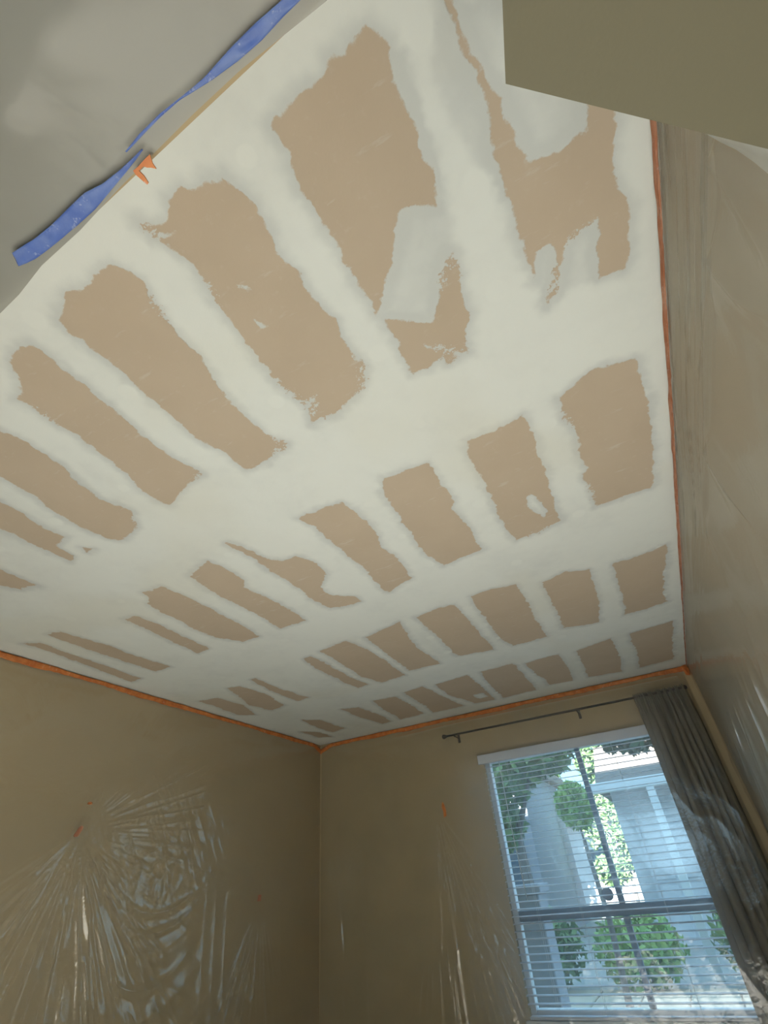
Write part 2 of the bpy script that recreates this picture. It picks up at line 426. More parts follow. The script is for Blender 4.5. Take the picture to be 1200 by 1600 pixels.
BLOB = [  # dabs of compound inside bare fields
 [(832,771),(838,777),(846,788),(856,800),(851,809),(838,802),(822,790),(824,776)],
 [(662,536),(680,540),(705,545),(726,552),(722,556),(700,550),(664,541)],
 [(738,1086),(755,1083),(762,1088),(748,1092)],
 [(236,366),(262,363),(276,364),(258,371),(240,372)],
 [(396,497),(415,500),(424,508),(408,512)],
 [(370,448),(384,452),(392,459),(378,457)],
 [(495,627),(487,646),(493,650),(497,632)],
 [(690,355),(700,372),(696,384),(684,366)],
]
THIN = [  # single thin swipes of compound, greyer than the filled bands
 [(640,318),(690,318),(712,335),(708,380),(697,400),(680,480),(673,505),(598,498),(610,400),(617,350)],
 [(833,395),(855,380),(863,395),(862,440),(856,482),(831,445)],
 [(873,395),(905,357),(931,342),(931,435),(870,470)],
 [(705,0),(785,0),(800,130),(925,150),(920,200),(900,215),(870,235),(835,245),(816,250),(770,150)],
 [(604,85),(632,60),(650,150),(690,290),(672,262),(650,215)],
 [(668,90),(692,40),(722,100),(755,170),(772,220),(790,300),(752,270),(716,200)],
]
RAG = [((478,615), 60), ((560,590), 40), ((435,695), 28), ((245,480), 34), ((705,545), 30), ((345,455), 34),
       ((520,660), 22), ((640,790), 14), ((700,430), 30), ((925,770), 34), ((885,660), 26), ((860,440), 26), ((230,365), 20), ((305,745), 22), ((70,645), 26), ((200,815), 20), ((840,830), 22), ((465,885), 22), ((905,370), 24)]
STEP = .0072
Y0C = .02
gx = np.linspace(XL, XR, int((XR-XL)/STEP)); gy = np.linspace(Y0C, YW, int((YW-Y0C)/STEP))
GX, GY = np.meshgrid(gx, gy)
def edge_dist(poly, X, Y):
    """signed distance, positive inside"""
    d = np.full(X.shape, 9.); ins = np.zeros(X.shape, bool); n = len(poly)
    for i in range(n):
        ax, ay = poly[i]; bx, by = poly[(i+1) % n]
        ex, ey = bx-ax, by-ay; L = ex*ex+ey*ey+1e-12
        t = np.clip(((X-ax)*ex+(Y-ay)*ey)/L, 0, 1)
        d = np.minimum(d, np.hypot(X-ax-t*ex, Y-ay-t*ey))
        c = (ay > Y) != (by > Y)
        with np.errstate(divide='ignore', invalid='ignore'):
            ins ^= c & (X < ex*(Y-ay)/(ey if abs(ey) > 1e-9 else 1e-9)+ax)
    return np.where(ins, d, -d)
# ragged domain warp: broad wobble + small knife chatter
wx = GX+.016*(vnoise(GX*9, GY*9, 1)-.5)+.014*(vnoise(GX*31, GY*31, 2)-.5)+.010*(vnoise(GX*70, GY*70, 21)-.5)
wy = GY+.016*(vnoise(GX*9, GY*9, 3)-.5)+.014*(vnoise(GX*31, GY*31, 4)-.5)+.010*(vnoise(GX*70, GY*70, 22)-.5)
SD = np.full(GX.shape, -9.); ID = np.full(GX.shape, -1, np.int32)
def region(poly, pad):
    c0 = max(0, np.searchsorted(gx, poly[:, 0].min()-pad)); c1 = min(len(gx), np.searchsorted(gx, poly[:, 0].max()+pad)+1)
    r0 = max(0, np.searchsorted(gy, poly[:, 1].min()-pad)); r1 = min(len(gy), np.searchsorted(gy, poly[:, 1].max()+pad)+1)
    return slice(r0, r1), slice(c0, c1)
for i, p in enumerate(PATCH):
    P = px(p, 2, CEIL)[:, :2]; rs, cs = region(P, .2)
    if rs.start >= rs.stop or cs.start >= cs.stop: continue
    s = edge_dist(P, wx[rs, cs], wy[rs, cs]); m = s > SD[rs, cs]
    ID[rs, cs] = np.where(m, i, ID[rs, cs]); SD[rs, cs] = np.maximum(SD[rs, cs], s)
for p in BLOB:
    P = px(p, 2, CEIL)[:, :2]; rs, cs = region(P, .1)
    SD[rs, cs] = np.minimum(SD[rs, cs], -edge_dist(P, wx[rs, cs], wy[rs, cs]))
TH = np.full(GX.shape, 0.)
for p in THIN:
    P = px(p, 2, CEIL)[:, :2]; rs, cs = region(P, .1)
    TH[rs, cs] = np.maximum(TH[rs, cs], sm(-.015, .02, edge_dist(P, wx[rs, cs], wy[rs, cs])))
RG = np.zeros(GX.shape)
for (c, r) in RAG:
    q = px([c, (c[0]+r, c[1])], 2, CEIL); rr = np.hypot(*(q[1]-q[0])[:2])
    RG = np.maximum(RG, 1-sm(.3*rr, 1.2*rr, np.hypot(GX-q[0, 0], GY-q[0, 1])))
# far from the camera the brush edge is soft everywhere
thick = sm(-.02, .05, -SD) - .50*TH
# screw spots, filled and proud, along the joists
JO = [.0539*H, -.2515*H, -.5466*H, -.8392*H, -1.132*H, -1.425*H, -1.72*H, -2.01*H, -2.3*H, .30*H]
for j in JO:
    for y in np.arange(.2, YW, .305):
        xx = j+random.uniform(-.02, .02); yy = y+random.uniform(-.03, .03); r = random.uniform(.016, .03)
        rs, cs = region(np.array([[xx, yy]]), .08)
        thick[rs, cs] += .55*(1-sm(.5*r, 1.3*r, np.hypot(GX[rs, cs]-xx, GY[rs, cs]-yy)))*(SD[rs, cs] < 0)
mudh = .0016*sm(-.004, .03, -SD)+.0012*(vnoise(GX*5, GY*5, 8)-.5)*sm(0, .1, -SD)
CP = np.stack([GX, GY, CEIL-mudh], -1)
ny, nx = GX.shape
idx = np.arange(ny*nx).reshape(ny, nx)
Q = np.stack([idx[:-1, :-1], idx[1:, :-1], idx[1:, 1:], idx[:-1, 1:]], -1)
SDf = np.maximum.reduce([SD[:-1, :-1], SD[1:, :-1], SD[1:, 1:], SD[:-1, 1:]])
IDf = np.where(SDf > -.010, ID[:-1, :-1], -1)
AT = {'bare': np.clip(SD, -.12, .12).ravel(), 'thick': thick.ravel(), 'ragged': RG.ravel()}
V = CP.reshape(-1, 3)
ceil = quads('ceiling', V, Q[IDf < 0], M['ceiling'], None, AT)
structure(ceil, 'drywall ceiling with white joint compound bands over seams and screws')
for i in range(len(PATCH)):
    m = IDf == i
    if m.sum() < 6: continue
    o = quads('bare_drywall_panel', V, Q[m], M['ceiling'], ceil, AT)
# gypsum board above, and the ceiling over the rear of the room
MB().box(XL-T, XR+T, -2.6, YW+T, CEIL+.006, CEIL+.10).build('board_backing', M['floor'], ceil)

# ------------------------------------------------------------------ header over the opening, masked with milky sheet
HZ = CAMZ+.95
e = px([(0, 474), (500, 2)], 2, HZ)
dv = (e[1]-e[0])/np.hypot(*(e[1]-e[0])[:2])
def on_edge(x): return e[0]+dv*((x-e[0][0])/dv[0])
pa, pb = on_edge(XL+.002), on_edge(.04)
b = MB()
v = []
for z in (HZ, CEIL+.004):
    v += [(pa[0], pa[1], z), (pb[0], pb[1], z), (pb[0], -.62, z), (pa[0], -.62, z)]
b.add(v, [(0,3,2,1),(4,5,6,7),(0,1,5,4),(1,2,6,5),(2,3,7,6),(3,0,4,7)])
structure(b.build('header_wall', M['tan_paint']), 'deep dropped header above the room opening, underside masked with plastic')

# milky sheet on the underside, free wavy edge running past the header line
EDGE = [(-60,540),(0,490),(30,460),(65,415),(125,360),(190,290),(230,250),(300,180),(375,110),(450,50),(512,0),(560,-50),(640,-130)]
ep = px(EDGE, 2, HZ-.012)
us = np.linspace(pa[0]+.01, .02, 420)
o = np.argsort(ep[:, 0]); yedge = np.interp(us, ep[o, 0], ep[o, 1])
lo = np.where(us < ep[o[0], 0]); yedge[lo] = on_edge(0)[1]*0+np.array([on_edge(u)[1] for u in us[lo]])+.006
ws = np.linspace(0, 1, 110)
U, Wt = np.meshgrid(us, ws)
YY = yedge[None, :]*(1-Wt)+(-.60)*Wt
big = vnoise(U*3.1+.4, YY*4.2, 31); md = vnoise(U*9+YY*6, YY*11-U*5, 32)
ZZ = HZ-.012-.045*big*sm(0, .35, Wt)-.010*md*sm(.03, .2, Wt)
drape = gridmesh('plastic_sheet', np.stack([U, YY, ZZ], -1), M['film_milky'])
tag(drape, 'milky grey plastic sheet under the header, edged with blue tape', 'plastic sheet')

def strip_poly(name, pts, axis, val, thick, mat, parent=None, off=None):
    """thin solid traced on a plane, real thickness"""
    P = px(pts, axis, val); n = len(P); nrm = np.zeros(3); nrm[axis] = thick
    v = list(P)+list(P+nrm)
    f = [tuple(range(n)), tuple(range(2*n-1, n-1, -1))]+[(i, (i+1) % n, n+(i+1) % n, n+i) for i in range(n)]
    return mesh(name, v, f, mat, parent)
def ribbon(name, up, lo, axis, val, thick, mat, wob=0.0, n=60, seed=0, parent=None):
    """tape strip between two traced edges on a plane; crumpled out of plane by wob"""
    A = px(up, axis, val); B = px(lo, axis, val)
    def res(P):
        L = np.concatenate([[0], np.cumsum(np.linalg.norm(np.diff(P, axis=0), axis=1))]); t = np.linspace(0, L[-1], n)
        return np.stack([np.interp(t, L, P[:, k]) for k in range(3)], 1)
    A, B = res(A), res(B)
    w = np.linspace(0, 1, 7)[:, None, None]
    G = A[None]*(1-w)+B[None]*w
    tt = np.arange(n)[None, :]*.35+np.zeros((7, 1)); ww = np.linspace(0, 2, 7)[:, None]+np.zeros((1, n))
    G[:, :, axis] -= wob*vnoise(tt+seed, ww+seed*3, 41+seed)
    G2 = G.copy(); G2[:, :, axis] += thick
    V = np.concatenate([G.reshape(-1, 3), G2.reshape(-1, 3)]); idx = np.arange(7*n).reshape(7, n); k = 7*n
    q = np.stack([idx[:-1, :-1], idx[:-1, 1:], idx[1:, 1:], idx[1:, :-1]], -1).reshape(-1, 4)
    rim = list(idx[0, :])+list(idx[1:, -1])+list(idx[-1, -2::-1])+list(idx[-2:0, 0])
    rq = np.array([(rim[i], rim[i]+k, rim[(i+1) % len(rim)]+k, rim[(i+1) % len(rim)]) for i in range(len(rim))])
    return quads(name, V, np.concatenate([q, (q+k)[:, ::-1], rq]), mat, parent)
bz = HZ-.026
t1 = ribbon('masking_tape', [(20,394),(55,372),(82,350),(112,320),(132,301),(160,287),(185,267),(204,250),(222,232)],
            [(30,415),(55,405),(80,386),(120,353),(149,327),(168,304),(198,268),(213,249),(224,234)], 2, bz, .0015, M['blue'], .004, 60, 1)
tag(t1, 'crumpled wide piece of bright blue masking tape near orange tape scrap', 'tape', 'blue tape along the header')
t2 = ribbon('masking_tape', [(196,236),(217,210),(250,177),(297,140),(320,120),(360,75),(400,35),(438,2),(470,-35)],
            [(198,238),(228,206),(252,182),(280,157),(330,126),(370,97),(410,62),(442,27),(505,-35)], 2, bz, .0015, M['blue'], .003, 60, 2)
tag(t2, 'long slender piece of dull blue tape seen through the plastic', 'tape', 'blue tape along the header')
t3 = strip_poly('masking_tape', [(234,241),(238,255),(244,264),(236,262),(230,262),(224,260),(217,267),(225,275),(232,286),(230,289),(221,281),(212,273),(208,267),(217,259),(225,250)], 2, HZ-.03, .003, M['orange'])
tag(t3, 'torn forked scrap of orange tape beside the blue tape', 'tape', 'scraps of orange tape')

# ------------------------------------------------------------------ olive soffit corner near the right wall
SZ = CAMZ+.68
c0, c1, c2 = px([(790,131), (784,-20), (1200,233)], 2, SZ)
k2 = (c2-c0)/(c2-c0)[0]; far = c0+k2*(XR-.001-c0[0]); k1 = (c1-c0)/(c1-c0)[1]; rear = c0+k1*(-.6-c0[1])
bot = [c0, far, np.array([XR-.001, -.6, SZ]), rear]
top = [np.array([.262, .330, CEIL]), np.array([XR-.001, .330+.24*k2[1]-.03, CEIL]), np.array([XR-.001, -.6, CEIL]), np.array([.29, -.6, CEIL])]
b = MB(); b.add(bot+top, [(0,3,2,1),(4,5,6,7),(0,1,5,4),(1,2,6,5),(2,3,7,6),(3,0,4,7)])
structure(b.build('soffit', M['soffit_shade_paint']), 'plain soffit of shade-darkened wall paint with a sharp corner below the ceiling')

# ------------------------------------------------------------------ masking film on the walls
def wobble_line(t, seed, amp): return amp*(vnoise(t*7, t*0+.5, seed)-.5)+amp*.6*(vnoise(t*23, t*0+1.5, seed+1)-.5)

# left wall sheet: pinned by tape, fans of creases and swags
Yv = np.linspace(.95, YW-.03, 560); Zv = np.linspace(.25, CEIL-.02, 380)
U, Vv = np.meshgrid(Yv, Zv)
A = px([(122,1300)], 0, XL)[0]; B2 = px([(405,1403)], 0, XL)[0]
SW = px([(238,1440)], 0, XL)[0]
def fan(pin, seed, nfold, rmax, crease=3.0):
    du, dz = U-pin[1], Vv-pin[2]; r = np.hypot(du, dz)+1e-6; th = np.arctan2(du, -dz)   # 0 = straight down
    n = vnoise(th*nfold+7, r*1.3+seed, seed); n2 = vnoise(th*nfold*2.3+3, r*2.4, seed+1)
    return r, th, (ridge(n, crease)*.7+ridge(n2, crease)*.5)
r, th, fA = fan(A, 51, 9.0, 1.5)
amp = .022*sm(.04, .30, r)*(1-sm(1.1, 2.2, r))
down = 1-sm(.75, 1.15, np.abs(th))
up = sm(1.5, 1.8, np.abs(th))*sm(.12, .25, r)*(1-sm(.55, 1.15, r))*sm(.42, .62, vnoise(U*3.1, Vv*3.1, 55))
side = sm(.9, 1.2, th)*(1-sm(1.9, 2.2, th))*sm(.15, .3, r)*(1-sm(.8, 1.3, r))
h = amp*fA*(down*1.0+up*.55+side*.4)
# swags hanging in a U between the pins
du, dz = U-SW[1], Vv-SW[2]
ph = dz-1.15*du*du
sw = ridge(vnoise(ph*11+.3*vnoise(U*4, Vv*4, 60), du*1.4+3, 61), 1.6)
h += .021*sw*np.exp(-(du/.36)**2)*(1-sm(.05, .45, dz))*sm(-1.0, -.5, dz)
# fine shivers to the right of the pin
fine = ridge(vnoise((U*.83+Vv*.55)*26, (Vv*.83-U*.55)*4.5, 62), 2)
h += .012*fine*np.exp(-((U-2.95)/.45)**2-((Vv-1.86)/.28)**2)
crin = ridge(vnoise(U*17+1.2*vnoise(U*5, Vv*5, 63), Vv*13+2*vnoise(U*6, Vv*6, 64), 65), 1.3)
h += .013*crin*np.exp(-((U-2.95)/.24)**2-((Vv-1.60)/.10)**2)
_, thB, fB = fan(B2, 71, 8.0, 1.2)
rB = np.hypot(U-B2[1], Vv-B2[2])
h += .014*fB*sm(.05, .3, rB)*(1-sm(.45, .7, np.abs(thB)))
h += .006*ridge(vnoise(U*9+Vv*.7, Vv*.9, 72), 2)*sm(2.4, 3.6, U)*(1-sm(1.6, 2.2, Vv))
h += .010*vnoise(U*2.2, Vv*1.6, 73)
h *= sm(CEIL-.02, CEIL-.16, Vv)
Xs = XL+.012+h
ls = gridmesh('masking_film', np.stack([Xs, U, Vv], -1), M['film'])
tag(ls, 'clear film over the windowless wall, creased in fans from orange tape', 'plastic film', 'clear films taped over the walls')

# window wall sheet
Xv = np.linspace(XL+.03, XR-.06, 560); Zv = np.linspace(.25, CEIL-.02, 380)
U, Vv = np.meshgrid(Xv, Zv)
Pn = px([(693,1263)], 1, YW)[0]
def fanx(pin, seed, nfold, crease=3.0):
    du, dz = U-pin[0], Vv-pin[2]; r = np.hypot(du, dz)+1e-6; th = np.arctan2(du, -dz)
    n = vnoise(th*nfold+7, r*1.3+seed, seed); n2 = vnoise(th*nfold*2.3+3, r*2.4, seed+1)
    return r, th, ridge(n, crease)*.7+ridge(n2, crease)*.5
r, th, fP = fanx(Pn, 81, 12.0)
h = .026*(1-.85*sm(-1.6, -1.35, U))*fP*sm(.03, .3, r)*(1-sm(.25, .6, np.abs(th-.12)))
h += .009*ridge(vnoise(U*12+Vv*.5, Vv*.8, 83), 2.5)*sm(2.4, 1.2, Vv)*(1-.9*sm(-1.7, -1.45, U))
h += .012*ridge(vnoise((U-XL)*14-(2.0-Vv)*1.5, Vv*1.6, 84), 2)*np.exp(-((U-XL-.1-.12*(2.3-Vv))/.16)**2)*sm(2.3, 1.6, Vv)
h += .008*vnoise(U*2.3, Vv*1.5, 85)
out = .012+.19*sm(-3.0, -1.50, U)*sm(CEIL-.04, CEIL-.14, Vv)*(1-sm(.36, .425, U))
wr = .003*ridge(vnoise(U*7+Vv*3, Vv*4-U, 86), 2.2)*sm(-1.6, -1.3, U)
h = (h+wr)*sm(CEIL-.02, CEIL-.2, Vv)
wsheet = gridmesh('masking_film', np.stack([U, YW-out-h, Vv], -1), M['film_window'], flip=True)
tag(wsheet, 'clear film over the wall with the window, blind and curtain', 'plastic film', 'clear films taped over the walls')

# right wall sheet: folded band along the ceiling, slack folds below
Yv = np.linspace(.40, YW-.07, 800); Zv = np.linspace(.30, CEIL-.02, 330)
U, Vv = np.meshgrid(Yv, Zv)
zc = CAMZ+1.03
wob = .05*(vnoise(U*1.4, U*0, 91)-.5)
band = sm(zc-.01, zc+.02, Vv)
lines = ridge(vnoise((Vv+wob)*62+1.2*vnoise(U*2.2, Vv*6, 92), U*1.3, 93), 1.6)
h = .013*lines*band*(1-.75*sm(1.6, 2.8, U))*sm(CEIL-.02, CEIL-.07, Vv)
h += .012*np.exp(-((Vv-zc)/.012)**2)*(1-sm(1.5, 2.6, U))
below = (1-band)
fold = ridge(vnoise(U*6.2-(zc-Vv)*2.2, (zc-Vv)*1.8+4, 94), 2.2)
h += .034*fold*below*sm(0, .05, zc-Vv)*(1-sm(.16, .42, zc-Vv))*(1-sm(1.7, 2.5, U))
low = ridge(vnoise((U*.8+Vv*.6)*9, (Vv*.8-U*.6)*3, 95), 2)
h += .010*low*below*sm(.25, .5, zc-Vv)
h += .016*vnoise(U*1.5, Vv*2.2, 96)*sm(CEIL-.02, CEIL-.2, Vv)
rs_ = gridmesh('masking_film', np.stack([XR-.010-h, U, Vv], -1), M['film_right'], flip=True)
tag(rs_, 'cloudy film over the wall beside the curtain, folded band at its top', 'plastic film', 'clear films taped over the walls')

# loose flap of film between that wall and the soffit
fe = px([(1098,206), (1125,222), (1150,234), (1175,251), (1203,274), (1235,305)], 0, XR-.055)
te = px([(1092,201), (1130,213), (1160,221), (1190,228), (1215,235), (1250,243)], 2, SZ+.01)
te[:, 0] = np.minimum(te[:, 0], XR-.04)
n = 40
def res(P, n):
    t = np.linspace(0, 1, len(P)); s = np.linspace(0, 1, n); return np.stack([np.interp(s, t, P[:, k]) for k in range(3)], 1)
fa, fb = res(fe, n), res(te, n)
w = np.linspace(0, 1, 14)[:, None, None]
G = fa[None]*(1-w)+fb[None]*w
G[:, :, 2] -= .012*np.sin(np.pi*w[:, :, 0])*(1+vnoise(np.arange(n)[None]*.3, w[:, :, 0]*2, 99))
G[:, :, 0] = np.minimum(G[:, :, 0], XR-.035)
fo = gridmesh('film_flap', G, M['film_flap'])
tag(fo, 'loose pale edge of plastic film hanging at the olive soffit', 'plastic film')

# ------------------------------------------------------------------ orange tape along the ceiling line
def wall_tape(name, axis, val, lo, hi, width, mat, seed, sign, label, z_top=CEIL-.008, group='orange tape at the ceiling line', dips=()):
    n = 260; t = np.linspace(lo, hi, n)
    zt = z_top+.006*(vnoise(t*9, t*0, seed)-.5); zb = z_top-width*(.85+.4*vnoise(t*5, t*0+2, seed+1))+.006*(vnoise(t*40, t*0, seed+2)-.5)
    for (c, wd_, dp) in dips:
        k = np.clip(1-np.abs(t-c)/wd_, 0, 1); zt = zt-dp*.8*k; zb = zb-dp*k
    m = 5; G = np.zeros((m, n, 3)); other = 1-axis
    for j in range(m):
        w = j/(m-1); G[j, :, other] = t; G[j, :, 2] = zt*(1-w)+zb*w
        G[j, :, axis] = val+sign*(.004+.006*vnoise(t*14+j*.7, t*0+j, seed+5)*math.sin(math.pi*min(1, w+.2)))
    G2 = G.copy(); G2[:, :, axis] -= sign*.0015
    V = np.concatenate([G.reshape(-1, 3), G2.reshape(-1, 3)]); idx = np.arange(m*n).reshape(m, n); k = m*n
    q = np.stack([idx[:-1, :-1], idx[:-1, 1:], idx[1:, 1:], idx[1:, :-1]], -1).reshape(-1, 4)
    rim = list(idx[0, :])+list(idx[1:, -1])+list(idx[-1, -2::-1])+list(idx[-2:0, 0])
    rq = np.array([(rim[i], rim[i]+k, rim[(i+1) % len(rim)]+k, rim[(i+1) % len(rim)]) for i in range(len(rim))])
    o = quads(name, V, np.concatenate([q, (q+k)[:, ::-1], rq]), mat)
    return tag(o, label, 'tape', group)
wall_tape('masking_tape', 0, XL+.010, .6, YW-.012, .032, M['orange'], 101, 1, 'orange tape line topping the wall that has no window', dips=((YW, .14, .055),))
wall_tape('masking_tape', 1, YW-.010, XL+.012, XR-.02, .036, M['orange'], 111, -1, 'orange tape line above the window and curtain rod', dips=((XL, .16, .055), (XR, .10, -.0)))
wall_tape('masking_tape', 0, XR-.008, .46, YW-.02, .010, M['salmon'], 121, -1, 'faded upper strand of orange tape on the wall beside the curtain', z_top=CEIL-.004)
wall_tape('masking_tape', 0, XR-.012, .46, 3.2, .006, M['salmon'], 131, -1, 'lower strand of orange tape on the wall beside the curtain', z_top=CEIL-.030)
# corner tab by the curtain
b = MB(); 
tb = [(XR-.02, YW-.03, CEIL-.002), (XR-.055, YW-.014, CEIL-.004), (XR-.045, YW-.016, CEIL-.085), (XR-.018, YW-.03, CEIL-.095), (XR-.014, YW-.10, CEIL-.06)]
tb2 = [(x-.0015, y-.0015, z) for x, y, z in tb]
b.add(tb+tb2, [(0,1,2,3,4), (9,8,7,6,5)]+[(i, (i+1) % 5, 5+(i+1) % 5, 5+i) for i in range(5)])
tag(b.build('masking_tape', M['orange']), 'folded orange tape tab in the corner above the curtain', 'tape', 'scraps of orange tape')
def scrap(pt, axis, val, w, hgt, sign, label, ang=0., seed=0, mat='orange'):
    c = px([pt], axis, val)[0]; n = 9; random.seed(seed); pts = []
    prof = [(-.5,-.5),(-.1,-.55),(.35,-.48),(.5,-.1),(.42,.3),(.2,.52),(-.2,.48),(-.48,.2),(-.4,-.1)]
    for (a, d_) in prof:
        a *= w*(1+random.uniform(-.25, .25)); d_ *= hgt*(1+random.uniform(-.2, .2))
        pts.append((a*math.cos(ang)-d_*math.sin(ang), a*math.sin(ang)+d_*math.cos(ang)))
    v = []
    for k in (0, 1):
        for i, (a, d_) in enumerate(pts):
            p = c.copy(); p[1-axis] += a; p[2] += d_; p[axis] += sign*(k*.002+.004*((i*37) % 5)/5.); v.append(p)
    f = [tuple(range(n)), tuple(range(2*n-1, n-1, -1))]+[(i, (i+1) % n, n+(i+1) % n, n+i) for i in range(n)]
    return tag(mesh('tape_scrap', v, f, M[mat]), label, 'tape', 'scraps of orange tape')
scrap((123,1299), 0, XL+.055, .032, .062, 1, 'reddish tape scrap at the hub of the fan of creases', -.5, 3, 'red')
scrap((140,1255), 0, XL+.055, .030, .016, 1, 'tiny orange tape scrap just above the hub of creases', 0, 4)
scrap((405,1402), 0, XL+.055, .05, .04, 1, 'small red tape scrap low on the wall near the room corner', 0, 5, 'red')
scrap((694,1265), 1, YW-.195, .034, .105, -1, 'upright orange tape scrap pinning film beside the window', .15, 6)

# ------------------------------------------------------------------ window
win = empty('window_1', (0, YW, WZ0)); structure(win, 'white framed window of four panes behind an open blind')
gy0 = YW+.055
def wpart(name, mat, *bx, bev=.004):
    b = MB()
    for q in bx: b.box(*q, bev)
    return b.build(name, mat, win)
F = .045
wpart('frame', M['white_trim'], (WX0, WX0+F, gy0-.02, gy0+.06, WZ0, WZ1), (WX1-F, WX1, gy0-.02, gy0+.06, WZ0, WZ1),
      (WX0+F, WX1-F, gy0-.02, gy0+.06, WZ0, WZ0+F), (WX0+F, WX1-F, gy0-.02, gy0+.06, WZ1-F, WZ1))
MX = (WX0+WX1)/2; MZ = 1.155
wpart('meeting_rail', M['backlit_vinyl'], (WX0+F, WX1-F, gy0-.012, gy0+.05, MZ-.035, MZ+.035))
for z0, z1 in ((WZ0+F, MZ-.035), (MZ+.035, WZ1-F)):
    wpart('mullion', M['backlit_vinyl'], (MX-.022, MX+.022, gy0, gy0+.045, z0, z1))
    for x0, x1 in ((WX0+F, MX-.022), (MX+.022, WX1-F)):
        MB().box(x0, x1, gy0+.018, gy0+.024, z0, z1).build('pane', M['glass'], win)
wpart('sill', M['white_trim'], (WX0-.03, WX1+.03, YW-.035, gy0-.02, WZ0-.03, WZ0-.001))
dsc = MB(); cc = px([(949,1397)], 1, gy0-.004)[0]
dsc.tube([(cc[0], gy0+.016, cc[2]), (cc[0], gy0+.006, cc[2])], .042, 24)
tag(dsc.build('suction_disc', M['stucco_grey']), 'small round grey disc stuck on the glass near the mullion', 'disc')

# blind: valance, slats, ladder cords, bottom rail
bl = empty('venetian_blind', (0, YW, WZ1)); tag(bl, 'white horizontal blind with open slats in the window', 'blind')
BY = YW-.012
v = MB().box(WX0-.035, WX1+.035, YW-.062, YW-.044, WZ1-.058, WZ1+.020, .004).build('valance', M['blind_white'], bl)
MB().box(WX0+.01, WX1-.01, YW-.044, YW+.012, WZ1-.045, WZ1-.002, .003).build('headrail', M['blind_white'], bl)
sl_me = None; pitch = .0445; zt = WZ1-.085; k = 0
sx0, sx1 = WX0+.008, WX1-.008
while zt-k*pitch > WZ0+.045:
    z = zt-k*pitch
    if sl_me is None:
        vv = []; nseg = 6; ang = math.radians(4)
        for s_ in (0, 1):
            for i in range(nseg+1):
                a = (i/nseg-.5); yy = a*.050*math.cos(ang); zz = .0028*(1-4*a*a)+a*.050*math.sin(ang)-s_*.0022
                vv += [(sx0, yy, zz), (sx1, yy, zz)]
        ff = []; m_ = (nseg+1)*2
        for i in range(nseg):
            ff += [(2*i, 2*i+1, 2*i+3, 2*i+2), (m_+2*i+2, m_+2*i+3, m_+2*i+1, m_+2*i)]
        ff += [(0, m_, m_+1, 1), (m_-2, m_-1, 2*m_-1, 2*m_-2)]
        ff += [tuple([2*i for i in range(nseg+1)]+[m_+2*i for i in range(nseg, -1, -1)]), tuple([2*i+1 for i in range(nseg, -1, -1)]+[m_+2*i+1 for i in range(nseg+1)])]
        sl_me = bpy.data.meshes.new('slat'); sl_me.from_pydata(vv, [], ff); sl_me.materials.append(M['blind_white'])
        sl_me.update()
    so_ = bpy.data.objects.new('slat', sl_me); C.objects.link(so_); so_.parent = bl
    so_.location = (0, BY-YW, z-WZ1); k += 1
MB().box(sx0, sx1, BY-.026, BY+.026, WZ0+.004, WZ0+.022, .003).build('bottom_rail', M['blind_white'], bl)
for x in (WX0+.22, MX-.30, MX+.30, WX1-.22):
    for dy in (-.026, .026):
        MB().tube([(x, BY+dy, WZ0+.02), (x, BY+dy, WZ1-.05)], .0011, 5).build('ladder_cord', M['cord'], bl)
MB().tube([(WX0+.16, YW-.052, WZ1-.06), (WX0+.155, YW-.054, 1.75), (WX0+.165, YW-.052, 1.25)], .004, 8).build('tilt_wand', M['cord'], bl)

# ------------------------------------------------------------------ curtain rod and curtain
RY = YW-.118
ra = px([(697,1147)], 1, RY)[0]; rb = px([(1066,1079)], 1, RY)[0]
rz = (ra[2]+rb[2])/2; rx0, rx1 = ra[0], min(rb[0], XR-.06)
rod = empty('curtain_rod', (rx0, RY, rz)); tag(rod, 'thin dark metal curtain rod with ball ends over the window', 'curtain rod')
MB().tube([(rx0, RY, rz), (rx1, RY, rz)], .0095, 14).build('pole', M['dark_metal'], rod, True)
for x, s_ in ((rx0, -1), (rx1, 1)):
    b = MB(); b.tube([(x, RY, rz), (x+s_*.012, RY, rz)], .014, 14); b.ball((x+s_*.026, RY, rz), .021, 14, 10)
    b.build('finial', M['dark_metal'], rod, True)
for x in (rx0+.085, (rx0+rx1)/2+.2, rx1-.03):
    b = MB(); b.tube([(x, RY, rz-.016), (x, YW-.004, rz-.016)], .004, 8); b.box(x-.012, x+.012, YW-.006, YW-.0005, rz-.055, rz+.02, .002)
    b.box(x-.006, x+.006, RY-.012, RY+.012, rz-.020, rz-.011, .001)
    b.build('bracket', M['dark_metal'], rod)
# curtain panel gathered to the right end of the rod
nu, nv_ = 260, 90
cx0, cx1 = -.020, .395
cu = np.linspace(0, 1, nu); cvv = np.linspace(0, 1, nv_)
CU, CV = np.meshgrid(cu, cvv)
ztop, zbot = rz+.022, .06
Z = ztop+(zbot-ztop)*CV
